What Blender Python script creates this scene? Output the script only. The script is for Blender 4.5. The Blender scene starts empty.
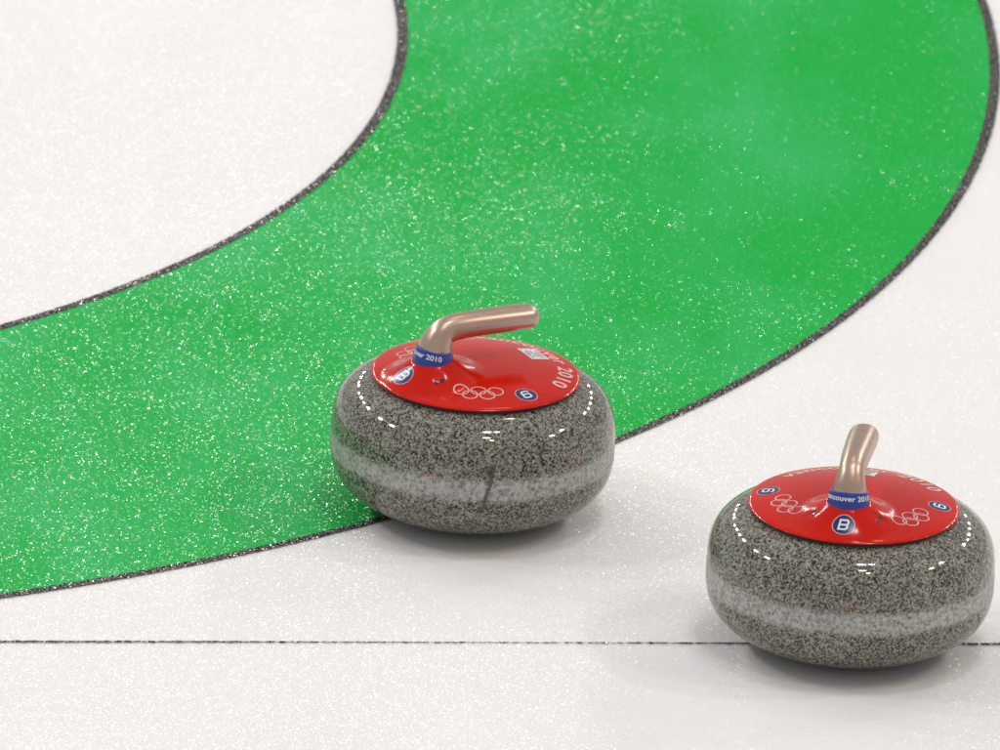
import bpy, bmesh, math, random
import numpy as np
from mathutils import Vector, Matrix, noise

random.seed(4)
scene = bpy.context.scene
COL = scene.collection

# ------------------------------------------------------------------ camera
CAM_H, PITCH, ROLL, F_PX = 7.90224, 0.365035, 0.050459, 22358.9     # 1000 px wide frame
cam_data = bpy.data.cameras.new("camera")
cam_data.sensor_width = 36.0
cam_data.lens = F_PX / 1000 * 36.0
cam_data.clip_start = 0.5
cam_data.clip_end = 400
cam = bpy.data.objects.new("camera", cam_data)
COL.objects.link(cam)
fw = Vector((0, math.cos(PITCH), -math.sin(PITCH)))
up = Vector((0, math.sin(PITCH), math.cos(PITCH)))
rt = Vector((1, 0, 0))
cr = rt * math.cos(ROLL) + up * math.sin(ROLL)
cu = up * math.cos(ROLL) - rt * math.sin(ROLL)
cam.matrix_world = Matrix(((cr.x, cu.x, -fw.x, 0), (cr.y, cu.y, -fw.y, 0), (cr.z, cu.z, -fw.z, CAM_H), (0, 0, 0, 1)))
cam_data.dof.use_dof = True
cam_data.dof.focus_distance = 21.55
cam_data.dof.aperture_fstop = 13.5
scene.camera = cam

# ------------------------------------------------------------------ hall light
world = bpy.data.worlds.new("World")
scene.world = world
world.use_nodes = True
bg = world.node_tree.nodes["Background"]
bg.inputs["Color"].default_value = (1.0, 0.99, 0.98, 1)
bg.inputs["Strength"].default_value = 0.48

scene.view_settings.view_transform = 'Standard'
scene.view_settings.look = 'None'
scene.view_settings.exposure = 0.0
scene.view_settings.gamma = 1.0
scene.view_settings.use_curve_mapping = False
scene.render.engine = 'CYCLES'
scene.cycles.max_bounces = 5
scene.cycles.filter_width = 1.6
scene.cycles.use_denoising = True
scene.cycles.use_adaptive_sampling = False
scene.cycles.sample_clamp_indirect = 3.0


def hall_lamp(x, y, power, color, sx, sy=None):
    d = bpy.data.lights.new("hall_lamp", 'AREA')
    d.energy = power
    d.color = color
    if sy is None:
        d.shape = 'DISK'
        d.size = sx
    else:
        d.shape = 'RECTANGLE'
        d.size, d.size_y = sx, sy
    o = bpy.data.objects.new("hall_lamp", d)
    o.location = (x, y, 12.0)
    COL.objects.link(o)


WHITE, WARM = (0.87, 0.945, 1.0), (1.0, 0.72, 0.5)
# two long rows of hall lamps over the sides of the rink, one short row above the sheet
for y, c, d, p in ((20.6, WHITE, 1.5, 500), (24.6, WARM, 1.3, 480), (31.0, WHITE, 1.2, 560), (34.6, WHITE, 0.9, 500), (38.3, WHITE, 1.2, 560),
                   (42.6, WARM, 1.0, 520), (50.5, WHITE, 1.1, 640), (55.5, WARM, 1.1, 600), (63.0, WHITE, 1.1, 640), (74.0, WHITE, 1.2, 700)):
    hall_lamp(-12.7 + 0.3 * math.sin(y), y, p, c, d)
for y, c, d, p in ((19.4, WARM, 1.4, 420), (23.2, WHITE, 1.3, 440), (35.2, WHITE, 1.3, 520), (39.6, WARM, 0.9, 460), (43.6, WHITE, 1.2, 520),
                   (50.0, WARM, 1.0, 500), (58.0, WHITE, 1.2, 560), (70.0, WHITE, 1.2, 600)):
    hall_lamp(12.8 + 0.3 * math.sin(y), y, p, c, d)
hall_lamp(1.4, 28.0, 100, WARM, 1.7, 0.45)
for x, y, c, d in ((1.3, 20.0, WHITE, 0.9), (2.2, 20.3, WHITE, 0.5), (1.7, 16.2, WHITE, 1.0), (2.7, 14.4, WARM, 0.6)):
    hall_lamp(x, y, 85, c, d)


# ------------------------------------------------------------------ material helpers
def new_mat(name):
    m = bpy.data.materials.new(name)
    m.use_nodes = True
    nt = m.node_tree
    return m, nt, nt.nodes["Principled BSDF"]


def nd(nt, kind, **kw):
    n = nt.nodes.new(kind)
    for k, v in kw.items():
        if hasattr(n, k):
            setattr(n, k, v)
        else:
            n.inputs[k].default_value = v
    return n


def ln(nt, a, b):
    nt.links.new(a, b)


def ramp(nt, fac, stops, interp='LINEAR'):
    r = nt.nodes.new("ShaderNodeValToRGB")
    r.color_ramp.interpolation = interp
    el = r.color_ramp.elements
    while len(el) < len(stops):
        el.new(0.5)
    for e, (p, c) in zip(el, stops):
        e.position = p
        e.color = (c, c, c, 1) if isinstance(c, (int, float)) else (*c, 1)
    ln(nt, fac, r.inputs[0])
    return r.outputs[0]


def mixc(nt, fac, a, b, blend='MIX'):
    m = nt.nodes.new("ShaderNodeMix")
    m.data_type = 'RGBA'
    m.blend_type = blend
    for sock, v in ((0, fac), (6, a), (7, b)):
        if isinstance(v, (int, float)):
            m.inputs[sock].default_value = v
        elif isinstance(v, tuple):
            m.inputs[sock].default_value = (*v, 1)
        else:
            ln(nt, v, m.inputs[sock])
    return m.outputs[2]


def math_n(nt, op, a, b=None, c=None):
    m = nt.nodes.new("ShaderNodeMath")
    m.operation = op
    for i, v in enumerate((a, b, c)):
        if v is None:
            continue
        if isinstance(v, (int, float)):
            m.inputs[i].default_value = v
        else:
            ln(nt, v, m.inputs[i])
    return m.outputs[0]


def pebble_coat(nt, b, coat, extra):
    """Sprayed water droplets frozen onto the ice: every droplet has its own little tilted face,
    more worn down where sweeping has polished the sheet."""
    geo = nd(nt, "ShaderNodeNewGeometry")
    v = nd(nt, "ShaderNodeTexVoronoi", feature='F1', Scale=PEB_SCALE, Randomness=1.0)
    v.voronoi_dimensions = '2D'
    pm = nd(nt, "ShaderNodeMapping")
    pm.inputs["Scale"].default_value = (1.0, 0.5, 1.0)
    ln(nt, geo.outputs["Position"], pm.inputs["Vector"])
    ln(nt, pm.outputs[0], v.inputs["Vector"])
    # wear of the pebble across the sheet
    wn = nd(nt, "ShaderNodeTexNoise", Scale=3.0, Detail=3.0)
    ln(nt, geo.outputs["Position"], wn.inputs["Vector"])
    xyz = nd(nt, "ShaderNodeSeparateXYZ")
    ln(nt, geo.outputs["Position"], xyz.inputs[0])
    worn = math_n(nt, 'MULTIPLY_ADD', xyz.outputs["X"], PEB_DX, PEB_0)
    worn = math_n(nt, 'MULTIPLY_ADD', math_n(nt, 'SUBTRACT', xyz.outputs["Y"], 20.5), PEB_DY, worn)
    worn = math_n(nt, 'MULTIPLY_ADD', math_n(nt, 'SUBTRACT', wn.outputs[0], 0.5), 0.6, worn)
    worn = math_n(nt, 'MINIMUM', math_n(nt, 'MAXIMUM', worn, 0.35), 1.5)
    rc = nd(nt, "ShaderNodeVectorMath", operation='SUBTRACT')
    ln(nt, v.outputs["Color"], rc.inputs[0])
    rc.inputs[1].default_value = (0.5, 0.5, 0.5)
    fl = nd(nt, "ShaderNodeVectorMath", operation='MULTIPLY')
    ln(nt, rc.outputs[0], fl.inputs[0])
    fl.inputs[1].default_value = (PEB_X, PEB_Y, 0.0)
    sc = nd(nt, "ShaderNodeVectorMath", operation='SCALE')
    ln(nt, fl.outputs[0], sc.inputs[0])
    ln(nt, worn, sc.inputs["Scale"])
    ad = nd(nt, "ShaderNodeVectorMath", operation='ADD')
    ln(nt, sc.outputs[0], ad.inputs[0])
    ad.inputs[1].default_value = (0, PEB_FACE, 1)      # of each steep little dome mostly the near face is seen
    nm = nd(nt, "ShaderNodeVectorMath", operation='NORMALIZE')
    ln(nt, ad.outputs[0], nm.inputs[0])
    ln(nt, nm.outputs[0], b.inputs["Coat Normal"])
    b.inputs["Specular IOR Level"].default_value = 0.0
    b.inputs["Roughness"].default_value = 0.9
    b.inputs["Coat Weight"].default_value = coat
    b.inputs["Coat IOR"].default_value = 1.33
    sp = nd(nt, "ShaderNodeSeparateColor")
    ln(nt, v.outputs["Color"], sp.inputs[0])
    ln(nt, math_n(nt, 'MULTIPLY_ADD', sp.outputs[2], 0.10, 0.10 + extra), b.inputs["Coat Roughness"])
    return geo


PEB_SCALE, PEB_X, PEB_Y, PEB_0, PEB_DX, PEB_DY = 720.0, 1.22, 0.36, 0.93, -0.40, -0.08

PEB_FACE = -0.12


def ice_mat(name, lo, hi, speck=None, speck_amount=0.0, coat=0.72, extra=0.0):
    m, nt, b = new_mat(name)
    geo = pebble_coat(nt, b, coat, extra)
    # milky mottling drawn out along the sheet, with soft sheen put into its colour
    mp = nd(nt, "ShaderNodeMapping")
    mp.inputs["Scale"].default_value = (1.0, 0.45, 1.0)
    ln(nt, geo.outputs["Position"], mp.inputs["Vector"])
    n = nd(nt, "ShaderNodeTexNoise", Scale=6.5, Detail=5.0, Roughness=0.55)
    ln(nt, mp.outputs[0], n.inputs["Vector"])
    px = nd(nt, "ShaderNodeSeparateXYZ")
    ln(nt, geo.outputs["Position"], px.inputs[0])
    mottle_haze = math_n(nt, 'MULTIPLY_ADD', px.outputs["X"], -0.16, n.outputs[0])     # paler towards the left: haze of glints put into the colour
    col = mixc(nt, ramp(nt, mottle_haze, ((0.40, 0.0), (0.74, 1.0))), lo, hi)
    if speck:
        s = nd(nt, "ShaderNodeTexNoise", Scale=420.0, Detail=1.0)
        s.noise_dimensions = '2D'
        ln(nt, geo.outputs["Position"], s.inputs["Vector"])
        col = mixc(nt, ramp(nt, s.outputs[0], ((0.52, 0.0), (0.72, speck_amount))), col, speck)  # pale specks: glints of the pebbled ice put into the colour
    ln(nt, col, b.inputs["Base Color"])
    return m


M_ICE = ice_mat("white_ice", (0.775, 0.765, 0.758), (0.805, 0.795, 0.788), coat=0.5, extra=0.05)
for n_ in M_ICE.node_tree.nodes:
    if n_.type == 'BSDF_PRINCIPLED':        # light spreads inside the clear ice
        n_.inputs["Subsurface Weight"].default_value = 0.8
        n_.inputs["Subsurface Radius"].default_value = (1.0, 1.0, 1.0)
        n_.inputs["Subsurface Scale"].default_value = 0.022
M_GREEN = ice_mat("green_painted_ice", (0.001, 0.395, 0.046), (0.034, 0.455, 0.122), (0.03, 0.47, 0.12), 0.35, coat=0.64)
M_LINE = ice_mat("black_line_under_ice", (0.012, 0.011, 0.010), (0.022, 0.021, 0.019), (0.36, 0.35, 0.33), 0.9)


def granite(name, seed, crack=False):
    m, nt, b = new_mat(name)
    tc = nd(nt, "ShaderNodeTexCoord")
    mp = nd(nt, "ShaderNodeMapping")
    mp.inputs["Location"].default_value = (seed, seed * 0.7, -seed)
    ln(nt, tc.outputs["Object"], mp.inputs["Vector"])
    wob = nd(nt, "ShaderNodeTexNoise", Scale=650.0, Detail=2.0)
    ln(nt, mp.outputs[0], wob.inputs["Vector"])
    warp = nd(nt, "ShaderNodeVectorMath", operation='MULTIPLY_ADD')
    ln(nt, wob.outputs["Color"], warp.inputs[0])
    warp.inputs[1].default_value = (0.0018,) * 3
    ln(nt, mp.outputs[0], warp.inputs[2])
    v = nd(nt, "ShaderNodeTexVoronoi", Scale=680.0)
    ln(nt, warp.outputs[0], v.inputs["Vector"])
    sep = nd(nt, "ShaderNodeSeparateColor")
    ln(nt, v.outputs["Color"], sep.inputs[0])
    clump = nd(nt, "ShaderNodeTexNoise", Scale=150.0, Detail=2.0)
    ln(nt, mp.outputs[0], clump.inputs["Vector"])
    val = math_n(nt, 'ADD', sep.outputs[0], math_n(nt, 'MULTIPLY_ADD', clump.outputs[0], 0.7, -0.35))
    col = ramp(nt, val, ((0.0, (0.008, 0.009, 0.008)), (0.25, (0.04, 0.043, 0.037)), (0.35, (0.15, 0.15, 0.13)),
                         (0.54, (0.255, 0.247, 0.208)), (0.83, (0.395, 0.38, 0.32))), 'CONSTANT')
    # pink and green feldspar tint
    col = mixc(nt, math_n(nt, 'MULTIPLY', ramp(nt, sep.outputs[1], ((0.84, 0.0), (0.9, 1.0))), 0.3), col, (0.33, 0.17, 0.14))
    col = mixc(nt, math_n(nt, 'MULTIPLY', ramp(nt, sep.outputs[2], ((0.75, 0.0), (0.85, 1.0))), 0.28), col, (0.16, 0.20, 0.13))
    fine = nd(nt, "ShaderNodeTexNoise", Scale=900.0, Detail=2.0)
    ln(nt, mp.outputs[0], fine.inputs["Vector"])
    col = mixc(nt, 0.5, col, ramp(nt, fine.outputs[0], ((0.3, 0.75), (0.7, 1.15))), 'MULTIPLY')
    # striking band: the ground, unpolished belt where stones hit each other
    xyz = nd(nt, "ShaderNodeSeparateXYZ")
    ln(nt, tc.outputs["Object"], xyz.inputs[0])
    edge = nd(nt, "ShaderNodeTexNoise", Scale=60.0, Detail=3.0)
    ln(nt, mp.outputs[0], edge.inputs["Vector"])
    zz = math_n(nt, 'MULTIPLY_ADD', math_n(nt, 'SUBTRACT', edge.outputs[0], 0.5), 0.006, xyz.outputs["Z"])
    dz = math_n(nt, 'ABSOLUTE', math_n(nt, 'SUBTRACT', zz, 0.0705))
    band = ramp(nt, math_n(nt, 'MULTIPLY', dz, 40.0), ((0.30, 1.0), (0.54, 0.0)))
    scuff = nd(nt, "ShaderNodeTexNoise", Scale=240.0, Detail=3.0)
    ln(nt, mp.outputs[0], scuff.inputs["Vector"])
    bcol = mixc(nt, ramp(nt, scuff.outputs[0], ((0.36, 0.22), (0.64, 0.88))), col, (0.54, 0.54, 0.53))
    col = mixc(nt, band, col, bcol)
    # red rubbed-off paint along the belt
    mr = nd(nt, "ShaderNodeMapping")
    mr.inputs["Scale"].default_value = (26, 26, 150)
    mr.inputs["Location"].default_value = (seed * 3, 1, 2)
    ln(nt, tc.outputs["Object"], mr.inputs["Vector"])
    rn = nd(nt, "ShaderNodeTexNoise", Scale=1.0, Detail=2.0)
    ln(nt, mr.outputs[0], rn.inputs["Vector"])
    wide = ramp(nt, math_n(nt, 'MULTIPLY', dz, 40.0), ((0.55, 1.0), (0.8, 0.0)))
    col = mixc(nt, math_n(nt, 'MULTIPLY', ramp(nt, rn.outputs[0], ((0.665, 0.0), (0.72, 0.4))), wide), col, (0.45, 0.05, 0.04))
    rough = math_n(nt, 'MULTIPLY_ADD', band, 0.42, 0.055)
    if crack:
        ang = math_n(nt, 'ARCTAN2', xyz.outputs["Y"], xyz.outputs["X"])
        cn = nd(nt, "ShaderNodeTexNoise", Scale=110.0, Detail=3.0)
        ln(nt, tc.outputs["Object"], cn.inputs["Vector"])
        # dark vein running down the belt
        off = math_n(nt, 'MULTIPLY_ADD', math_n(nt, 'SUBTRACT', cn.outputs[0], 0.5), 0.11, ang)
        off = math_n(nt, 'MULTIPLY_ADD', math_n(nt, 'SUBTRACT', xyz.outputs["Z"], 0.07), -1.1, off)
        d = math_n(nt, 'ABSOLUTE', math_n(nt, 'SUBTRACT', off, CRACK_ANG))
        ck = ramp(nt, math_n(nt, 'MULTIPLY', d, 10.0), ((0.10, 0.9), (0.26, 0.0)))
        zr = ramp(nt, math_n(nt, 'ABSOLUTE', math_n(nt, 'SUBTRACT', xyz.outputs["Z"], 0.0725)), ((0.0225, 1.0), (0.026, 0.0)))
        ck = math_n(nt, 'MULTIPLY', ck, zr)
        col = mixc(nt, ck, col, mixc(nt, 0.85, col, (0.022, 0.018, 0.013)))
    ln(nt, col, b.inputs["Base Color"])
    ln(nt, rough, b.inputs["Roughness"])
    b.inputs["IOR"].default_value = 1.52
    bp = nd(nt, "ShaderNodeBump", Strength=0.25, Distance=0.0004)
    ln(nt, math_n(nt, 'MULTIPLY', scuff.outputs[0], band), bp.inputs["Height"])
    ln(nt, bp.outputs[0], b.inputs["Normal"])
    return m


CRACK_ANG = math.radians(-90 + 7 - 34)


def plain(name, color, rough, metallic=0.0, coat=0.0, var=0.0, vscale=60.0, bump=0.0, ior=1.5):
    m, nt, b = new_mat(name)
    tc = nd(nt, "ShaderNodeTexCoord")
    n = nd(nt, "ShaderNodeTexNoise", Scale=vscale, Detail=4.0)
    ln(nt, tc.outputs["Object"], n.inputs["Vector"])
    c2 = tuple(min(1, c * (1 + var) + var * 0.03) for c in color)
    c1 = tuple(c * (1 - var) for c in color)
    ln(nt, mixc(nt, ramp(nt, n.outputs[0], ((0.3, 0.0), (0.7, 1.0))), c1, c2), b.inputs["Base Color"])
    ln(nt, math_n(nt, 'MULTIPLY_ADD', n.outputs[0], rough * 0.4, rough * 0.8), b.inputs["Roughness"])
    b.inputs["Metallic"].default_value = metallic
    b.inputs["Coat Weight"].default_value = coat
    b.inputs["Coat Roughness"].default_value = 0.06
    b.inputs["IOR"].default_value = ior
    if bump:
        bp = nd(nt, "ShaderNodeBump", Strength=0.5, Distance=bump)
        f = nd(nt, "ShaderNodeTexNoise", Scale=700.0, Detail=2.0)
        ln(nt, tc.outputs["Object"], f.inputs["Vector"])
        ln(nt, f.outputs[0], bp.inputs["Height"])
        ln(nt, bp.outputs[0], b.inputs["Normal"])
    return m


M_RED = plain("red_plastic", (0.57, 0.009, 0.002), 0.13, var=0.05, vscale=40, ior=1.34)
M_RED.node_tree.nodes['Principled BSDF'].inputs['Specular IOR Level'].default_value = 0.42
M_GRIP = plain("champagne_paint", (0.53, 0.385, 0.31), 0.33, metallic=0.88, var=0.05, vscale=30)
M_BLUE = plain("blue_band", (0.016, 0.045, 0.30), 0.35, var=0.06)
M_LABEL = plain("navy_label", (0.012, 0.020, 0.14), 0.22, var=0.08)
M_PRINT = plain("pale_print", (0.80, 0.52, 0.50), 0.25, var=0.03)
M_WHITE = plain("white_print", (0.80, 0.80, 0.84), 0.3, var=0.03)
M_STICKER = plain("paper_sticker", (0.72, 0.72, 0.72), 0.5, var=0.04)
M_GREY = plain("grey_print", (0.16, 0.16, 0.18), 0.5, var=0.05)
M_RUBBER = plain("black_rubber", (0.012, 0.012, 0.012), 0.55, var=0.1)
M_HOLE = plain("dark_hole", (0.02, 0.008, 0.006), 0.6, var=0.1)


# ------------------------------------------------------------------ mesh helpers
def mesh_obj(name, verts, faces, mat, parent=None, smooth=True):
    me = bpy.data.meshes.new(name)
    me.from_pydata([tuple(v) for v in verts], [], faces)
    me.materials.append(mat)
    if smooth:
        me.polygons.foreach_set("use_smooth", [True] * len(me.polygons))
    me.update()
    o = bpy.data.objects.new(name, me)
    COL.objects.link(o)
    o.parent = parent
    return o


def lathe(name, prof, mat, parent, seg=160, close_top=False):
    verts, faces = [], []
    for r, z in prof:
        for k in range(seg):
            a = 2 * math.pi * k / seg
            verts.append((r * math.cos(a), r * math.sin(a), z))
    for i in range(len(prof) - 1):
        for k in range(seg):
            k2 = (k + 1) % seg
            faces.append((i * seg + k, i * seg + k2, (i + 1) * seg + k2, (i + 1) * seg + k))
    return mesh_obj(name, verts, faces, mat, parent)


# ------------------------------------------------------------------ the ice and its markings
def structure(o):
    o["kind"] = "structure"
    return o


structure(mesh_obj("ice_sheet", [(-45, -30, 0), (45, -30, 0), (45, 110, 0), (-45, 110, 0)], [(0, 1, 2, 3)], M_ICE))

RC = Vector((-1.33121, 21.62098, 0))
R_OUT, R_IN = 1.824, 1.2145


def jit(s, seed, amp):
    """uneven edge of paint seen through pebbled ice: s is metres along the edge"""
    v = noise.noise((s * 1.6, seed, 0.3)) * 1.2
    v += noise.noise((s * 160, seed + 7, 0.1)) * 0.55
    v += noise.noise((s * 420, seed + 3, 0.7)) * 0.45
    return v * amp


def annulus(name, r0, r1, z, mat, seed, amp, a0=-95, a1=40, fine=2600):
    """full ring: finely cut where the picture shows it, coarser elsewhere"""
    angs = [math.radians(a0 + (a1 - a0) * k / fine) for k in range(fine)]
    angs += [math.radians(a1 + (360 - (a1 - a0)) * k / 200) for k in range(200)]
    verts, faces = [], []
    n = len(angs)
    for a in angs:
        for j, r in ((0, r0), (1, r1)):
            rr = r + jit(a * r, seed + j * 11, amp)
            verts.append((RC.x + rr * math.cos(a), RC.y + rr * math.sin(a), z))
    for k in range(n):
        k2 = (k + 1) % n
        faces.append((2 * k, 2 * k + 1, 2 * k2 + 1, 2 * k2))
    return structure(mesh_obj(name, verts, faces, mat))


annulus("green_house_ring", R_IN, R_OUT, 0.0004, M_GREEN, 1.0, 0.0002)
annulus("ring_outline", R_OUT - 0.0049, R_OUT + 0.0049, 0.0008, M_LINE, 20.0, 0.0016)
annulus("ring_outline", R_IN - 0.0055, R_IN + 0.0055, 0.0008, M_LINE, 40.0, 0.0016)

# back line: a thin black yarn frozen into the ice, touching the back of the outer ring
P0, P1 = Vector((-0.46514, 19.89421, 0)), Vector((0.48893, 20.01958, 0))
bd = (P1 - P0).normalized()
bn = Vector((-bd.y, bd.x, 0))
verts, faces = [], []
N = 1500
for k in range(N + 1):
    s = -1.0 + 3.0 * k / N
    w = max(0.0003, 0.0011 + jit(s, 61, 0.0026))
    c = P0 + bd * s + bn * jit(s, 71, 0.0016)
    verts += [tuple(c + bn * w + Vector((0, 0, 0.0008))), tuple(c - bn * w + Vector((0, 0, 0.0008)))]
    if k:
        faces.append((2 * k - 2, 2 * k - 1, 2 * k + 1, 2 * k))
structure(mesh_obj("back_line", verts, faces, M_LINE))

# ------------------------------------------------------------------ curling stones
A, BL, BU, NL, NU = 0.1388, 0.070, 0.0737, 2.6, 3.8
ZEQ = 0.0672
R_PL, Z_PL, H_PL = 0.1015, 0.1405, 0.0112     # cover plate: rim radius, rim height, dome rise
STEM = -0.0512                                 # stem centre along the handle axis
HOLES = [(-0.0605, 0.0322), (-0.0670, 0.0315), (-0.0605, -0.0322), (-0.0670, -0.0315)]


def plate_z(x, y):
    r = math.hypot(x, y)
    z = Z_PL + H_PL * (1 - min(1.0, r / R_PL) ** 2.4)
    if r > 0.0982:                              # rolled edge of the cover
        z -= 0.0007 * ((r - 0.0982) / 0.0033) ** 2
    rho = math.hypot(x - STEM, y)
    t = min(1.0, max(0.0, (0.052 - rho) / (0.052 - 0.0205)))
    z += 0.0148 * t ** 1.5
    for hx, hy in ((-0.0635, 0.0320), (-0.0635, -0.0320)):
        d2 = (x - hx) ** 2 + (y - hy) ** 2
        z -= 0.0013 * math.exp(-d2 / (2 * 0.0042 ** 2))
    return z


def on_plate(x, y, lift=0.0002):
    return (x, y, plate_z(x, y) + lift)


def frame(rad, rel):
    """point on the plate and the directions 'right' and 'up' of a mark whose top faces the centre"""
    a = math.radians(rel)
    o = Vector((rad * math.cos(a), rad * math.sin(a)))
    upv = -o.normalized()
    right = Vector((upv.y, -upv.x))
    return o, right, upv


def polar_patch(name, fmap, rings, seg, mat, parent, lift):
    """disc or annulus: fmap(radius, angle) -> plate x, y"""
    verts, faces = [], []
    for r in rings:
        for k in range(seg):
            verts.append(on_plate(*fmap(r, 2 * math.pi * k / seg), lift))
    for i in range(len(rings) - 1):
        for k in range(seg):
            k2 = (k + 1) % seg
            faces.append((i * seg + k, (i + 1) * seg + k, (i + 1) * seg + k2, i * seg + k2))
    return mesh_obj(name, verts, faces, mat, parent)


def ring_emblem(parent, rad, rel, rr=0.0073):
    o, rx, uy = frame(rad, rel)
    verts, faces = [], []
    seg = 40
    for cx, cy in ((-2.28, 0.5), (0, 0.5), (2.28, 0.5), (-1.14, -0.55), (1.14, -0.55)):
        base = len(verts)
        for r in (rr - 0.0006, rr + 0.0006):
            for k in range(seg):
                a = 2 * math.pi * k / seg
                q = o + rx * (cx * rr + r * math.cos(a)) + uy * (cy * rr + r * math.sin(a))
                verts.append(on_plate(q.x, q.y, 0.00025))
        for k in range(seg):
            k2 = (k + 1) % seg
            faces.append((base + k, base + seg + k, base + seg + k2, base + k2))
    return mesh_obj("ring_emblem", verts, faces, M_PRINT, parent)


GLYPH = {   # strokes on a grid 0..1 wide, 0..1.3 high
    'B': [[(0, 0), (0, 1.3), (0.8, 1.3), (1, 1.12), (1, 0.82), (0.86, 0.66), (0, 0.66)], [(0.86, 0.66), (1, 0.5), (1, 0.18), (0.8, 0), (0, 0)]],
    '6': [[(1, 1.12), (0.82, 1.3), (0.18, 1.3), (0, 1.12), (0, 0.18), (0.18, 0), (0.82, 0), (1, 0.18), (1, 0.55), (0.82, 0.72), (0, 0.72)]],
}


def label_with_letter(parent, rad, rel, ch, squash=1.0):
    o, rx, uy = frame(rad, rel)
    uy = uy * squash          # the label lies on a slope: its plan is shorter than its length

    def fm(r, a):
        q = o + rx * (r * math.cos(a)) + uy * (r * math.sin(a))
        return q.x, q.y
    polar_patch("round_label_edge", fm, [0.0102, 0.0107, 0.0111], 48, M_PRINT, parent, 0.00022)
    polar_patch("round_label", fm, [0.00001, 0.003, 0.006, 0.0085, 0.0104], 48, M_LABEL, parent, 0.0003)
    S, W = 0.0080, 0.0009
    verts, faces = [], []
    for line in GLYPH[ch]:
        for (xa, ya), (xb, yb) in zip(line[:-1], line[1:]):
            pa = Vector(((xa - 0.5 + 0.12 * (ya - 0.65)) * S, (ya - 0.65) * S))
            pb = Vector(((xb - 0.5 + 0.12 * (yb - 0.65)) * S, (yb - 0.65) * S))
            d = (pb - pa).normalized()
            n = Vector((-d.y, d.x)) * W
            pa2, pb2 = pa - d * W * 0.8, pb + d * W * 0.8
            base = len(verts)
            for q in (pa2 + n, pa2 - n, pb2 - n, pb2 + n):
                w = o + rx * q.x + uy * q.y
                verts.append(on_plate(w.x, w.y, 0.0005 + 0.00001 * (len(verts) // 4)))
            faces.append((base, base + 1, base + 2, base + 3))
    mesh_obj("label_letter", verts, faces, M_WHITE, parent, smooth=False)


_text_cache = {}


def text_geo(body, bold=0.0, spacing=1.0):
    key = (body, bold, spacing)
    if key not in _text_cache:
        cu_ = bpy.data.curves.new("lettering", 'FONT')
        cu_.body = body
        cu_.size = 1.0
        cu_.offset = bold
        cu_.space_character = spacing
        cu_.resolution_u = 4
        cu_.fill_mode = 'FRONT'
        ob = bpy.data.objects.new("lettering", cu_)
        COL.objects.link(ob)
        dg = bpy.context.evaluated_depsgraph_get()
        me = ob.evaluated_get(dg).to_mesh()
        bm = bmesh.new()
        bm.from_mesh(me)
        bmesh.ops.triangulate(bm, faces=bm.faces[:])
        bm.normal_update()
        vs = [(v.co.x, v.co.y) for v in bm.verts]
        fs = [tuple(v.index for v in (f.verts if f.normal.z > 0 else reversed(f.verts))) for f in bm.faces]
        bm.free()
        ob.evaluated_get(dg).to_mesh_clear()
        bpy.data.objects.remove(ob)
        bpy.data.curves.remove(cu_)
        x0 = min(v[0] for v in vs)
        x1 = max(v[0] for v in vs)
        _text_cache[key] = ([((v[0] - x0) / (x1 - x0), v[1]) for v in vs], fs)
    return _text_cache[key]


def superell_profile():
    prof = [(0.0, 0.006), (0.035, 0.0055), (0.052, 0.004), (0.0595, 0.0012), (0.0625, 0.0)]
    th0 = -math.pi / 2
    pts = []
    for k in range(1, 80):
        th = th0 * (1 - k / 79)
        c, s = abs(math.cos(th)), abs(math.sin(th))
        pts.append((A * c ** (2 / NL), ZEQ - BL * s ** (2 / NL)))
    for k in range(1, 70):
        th = math.pi / 2 * k / 70
        c, s = math.cos(th), math.sin(th)
        pts.append((A * c ** (2 / NU), ZEQ + BU * s ** (2 / NU)))
    prof += [(r, max(z, 0.0002)) for r, z in pts if not (r < 0.066 and z < 0.05)]
    prof.append((0.0, prof[-1][1]))
    return prof


def tube(name, path, mat, parent, seg=40):
    """path: list of (u, z, half-width, half-height, dir_u, dir_z): sections square to the path"""
    verts, faces = [], []
    for u, z, w, h, du, dz in path:
        l = math.hypot(du, dz)
        du, dz = du / l, dz / l
        nu_, nz_ = -dz, du
        for k in range(seg):
            a = 2 * math.pi * k / seg
            c, s = math.cos(a), math.sin(a)
            e = 2 / 2.25
            cc = math.copysign(abs(c) ** e, c) * w
            ss = math.copysign(abs(s) ** e, s) * h
            verts.append((u + nu_ * ss, cc, z + nz_ * ss))
    for i in range(len(path) - 1):
        for k in range(seg):
            k2 = (k + 1) % seg
            faces.append((i * seg + k, i * seg + k2, (i + 1) * seg + k2, (i + 1) * seg + k))
    faces.append(tuple(reversed(range((len(path) - 1) * seg, len(path) * seg)))[::-1])
    return mesh_obj(name, verts, faces, mat, parent)


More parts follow.
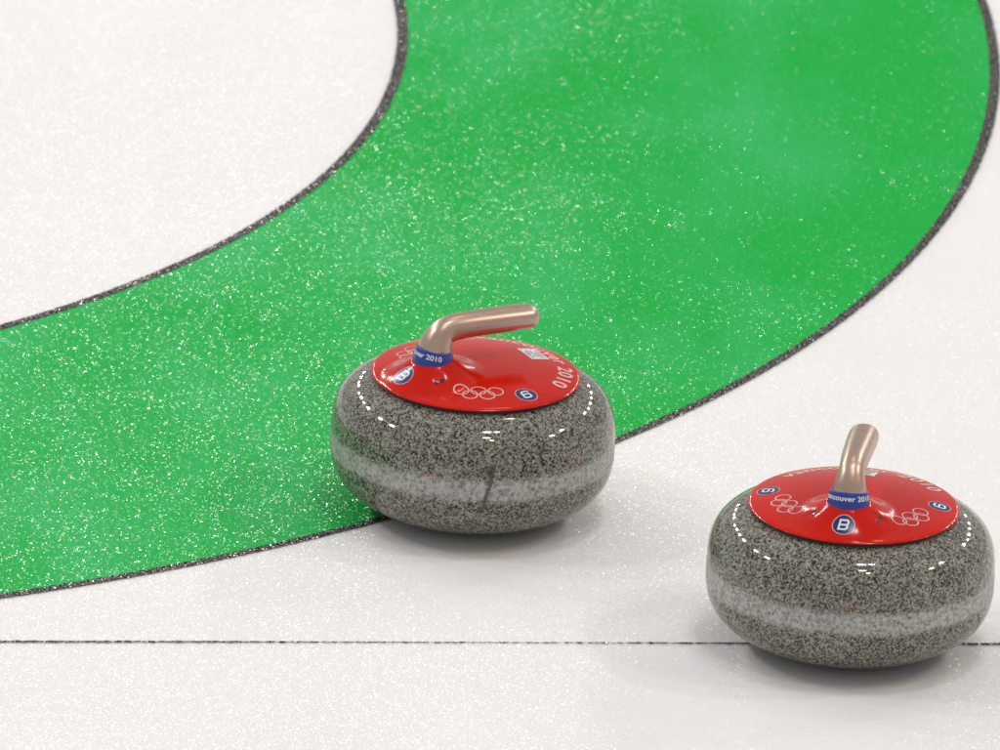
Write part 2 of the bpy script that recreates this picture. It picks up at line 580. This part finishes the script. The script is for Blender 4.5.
def grip_path():
    # control: (u, z, half width, half height)
    ctrl = [(-0.0500, 0.1700, 0.0164, 0.0156), (-0.0492, 0.1745, 0.0166, 0.0158), (-0.0466, 0.1808, 0.0149, 0.0150),
            (-0.0420, 0.1876, 0.0131, 0.0137), (-0.0355, 0.1909, 0.0125, 0.0130), (-0.0270, 0.1924, 0.0128, 0.0127),
            (-0.0150, 0.1928, 0.0134, 0.0125), (0.0050, 0.1924, 0.0141, 0.0124), (0.0300, 0.1914, 0.0146, 0.0123),
            (0.0480, 0.1905, 0.0147, 0.0121), (0.0550, 0.1901, 0.0145, 0.0119)]
    pts = np.array(ctrl)
    out = []
    n = len(pts)
    for i in range(n - 1):
        p0, p1, p2, p3 = pts[max(i - 1, 0)], pts[i], pts[i + 1], pts[min(i + 2, n - 1)]
        for k in range(5):
            t = k / 5
            out.append(0.5 * ((2 * p1) + (-p0 + p2) * t + (2 * p0 - 5 * p1 + 4 * p2 - p3) * t * t + (-p0 + 3 * p1 - 3 * p2 + p3) * t ** 3))
    out.append(pts[-1])
    # rounded end cap
    u0, z0, w0, h0 = pts[-1]
    for k in range(1, 9):
        a = math.pi / 2 * k / 8
        f = max(0.05, math.cos(a) ** 0.9)
        out.append(np.array([u0 + 0.0130 * math.sin(a), z0 - 0.0004 * math.sin(a), w0 * f, h0 * f]))
    out = np.array(out)
    d = np.gradient(out[:, :2], axis=0)
    for k in range(6):
        d[k] = (0.17 + 0.04 * k, 1)
    for k in range(len(out) - 10, len(out)):
        d[k] = (1, -0.04)
    return [(o[0], o[1], o[2], o[3], dd[0], dd[1]) for o, dd in zip(out, d)]


def make_stone(loc, yaw, label, granite_mat):
    root = bpy.data.objects.new("curling_stone", None)
    COL.objects.link(root)
    root.location = (loc[0], loc[1], 0.0010)
    root.rotation_euler = (0, 0, math.radians(yaw))
    root.empty_display_size = 0.1
    root["label"] = label
    root["category"] = "curling stone"
    root["group"] = "curling stones resting on the ice"

    lathe("granite_body", superell_profile(), granite_mat, root, 192)
    lathe("rubber_seal", [(0.0, 0.1300), (0.0980, 0.1300), (0.0988, 0.1310), (0.0988, 0.1382), (0.0975, 0.1388), (0.0, 0.1388)], M_RUBBER, root, 128)

    # cover plate: domed top, flared foot for the stem, rolled rim
    verts, faces = [], []
    seg, rings = 288, [R_PL * (i / 84) for i in range(85)]
    rings[0] = 0.00002
    for r in rings:
        for k in range(seg):
            a = 2 * math.pi * k / seg
            x, y = r * math.cos(a), r * math.sin(a)
            verts.append((x, y, plate_z(x, y)))
    under = [(R_PL + 0.0004, Z_PL - 0.0011), (R_PL + 0.0003, Z_PL - 0.0015), (R_PL - 0.0006, Z_PL - 0.0019), (0.094, Z_PL - 0.0014), (0.00002, Z_PL - 0.0014)]
    for r, z in under:
        for k in range(seg):
            a = 2 * math.pi * k / seg
            verts.append((r * math.cos(a), r * math.sin(a), z))
    for i in range(len(rings) + len(under) - 1):
        for k in range(seg):
            k2 = (k + 1) % seg
            faces.append((i * seg + k, (i + 1) * seg + k, (i + 1) * seg + k2, i * seg + k2))
    plate = mesh_obj("cover_plate", verts, faces, M_RED, root)

    ring_emblem(plate, 0.0708, 119)
    ring_emblem(plate, 0.0712, -121)
    label_with_letter(plate, 0.0845, 180, 'B', 0.82)
    label_with_letter(plate, 0.0840, 87.5, '6')
    label_with_letter(plate, 0.0822, -86.5, '6')

    # rim lettering, tops towards the rim
    tv, tf = text_geo("vancouver 2010", 0.02, 1.12)
    a0, a1, rb, hs = math.radians(58), math.radians(-58), 0.0805, 0.0200
    mesh_obj("rim_lettering", [on_plate((rb + y * hs) * math.cos(a0 + (a1 - a0) * x), (rb + y * hs) * math.sin(a0 + (a1 - a0) * x), 0.0003)
                               for x, y in tv], tf, M_PRINT, plate, smooth=False)

    # paper sticker with grey print
    cx, cy, su, sv = 0.0685, 0.0035, 0.0098, 0.0165
    rot = math.radians(-6)

    def st(a, b):
        x, y = a * su, b * sv
        return cx + x * math.cos(rot) - y * math.sin(rot), cy + x * math.sin(rot) + y * math.cos(rot)
    verts, faces = [], []
    for i in range(9):
        for j in range(13):
            verts.append(on_plate(*st(-1 + i / 4, -1 + j / 6), 0.0003))
    for i in range(8):
        for j in range(12):
            faces.append((i * 13 + j, (i + 1) * 13 + j, (i + 1) * 13 + j + 1, i * 13 + j + 1))
    sticker = mesh_obj("paper_sticker", verts, faces, M_STICKER, plate)
    rnd = random.Random(3)
    verts, faces = [], []
    for row in range(5):
        a = 0.68 - row * 0.34
        b = -0.84
        while b < 0.8:
            w = rnd.uniform(0.06, 0.22)
            if rnd.random() < 0.85:
                base = len(verts)
                for aa, bb in ((a - 0.07, b), (a + 0.07, b), (a + 0.07, b + w), (a - 0.07, b + w)):
                    verts.append(on_plate(*st(aa, bb), 0.00055))
                faces.append((base, base + 1, base + 2, base + 3))
            b += w + 0.05
    mesh_obj("sticker_print", verts, faces, M_GREY, sticker, smooth=False)

    for hx, hy in HOLES:
        def fm(r, a, hx=hx, hy=hy):
            return hx + r * math.cos(a), hy + r * math.sin(a)
        polar_patch("screw_hole", fm, [0.00001, 0.0012, 0.0020], 20, M_HOLE, plate, 0.00025)

    # blue collar with lettering
    def collar_xy(r, z):
        return STEM + 0.12 * (z - 0.160), r
    prof = [(0.0210, 0.1575), (0.0208, 0.1625), (0.0202, 0.1655), (0.0194, 0.1693), (0.0186, 0.1733), (0.0182, 0.1739), (0.0150, 0.1739)]
    LEAN = 0.17             # the stem leans towards the grip
    verts, faces = [], []
    seg = 72
    for r, z in prof:
        c0, _ = collar_xy(r, z)
        for k in range(seg):
            a = 2 * math.pi * k / seg
            verts.append((c0 + 0.93 * r * math.cos(a), r * math.sin(a), z - LEAN * r * math.cos(a)))
    for i in range(len(prof) - 1):
        for k in range(seg):
            k2 = (k + 1) % seg
            faces.append((i * seg + k, i * seg + k2, (i + 1) * seg + k2, (i + 1) * seg + k))
    collar = mesh_obj("handle_collar", verts, faces, M_BLUE, root)
    tv, tf = text_geo("vancouver 2010", 0.022, 1.0)
    vs = []
    for x, y in tv:
        z = 0.1665 + y * 0.0068
        r = float(np.interp(z, [p_[1] for p_ in prof[:5]], [p_[0] for p_ in prof[:5]])) + 0.00025
        a = math.radians(180 - 80 + 160 * x)
        vs.append((collar_xy(r, z)[0] + 0.93 * r * math.cos(a), r * math.sin(a), z - LEAN * r * math.cos(a)))
    mesh_obj("collar_lettering", vs, tf, M_WHITE, collar, smooth=False)

    tube("handle_grip", grip_path(), M_GRIP, root)
    return root


make_stone((-0.02358, 20.31085), 34, "granite curling stone on the green ring's edge, handle pointing right", granite("granite_veined", 3.1, True))
make_stone((0.34565, 20.00794), 83, "granite curling stone on white ice across the thin black line, handle pointing away", granite("granite_plain", 8.4))
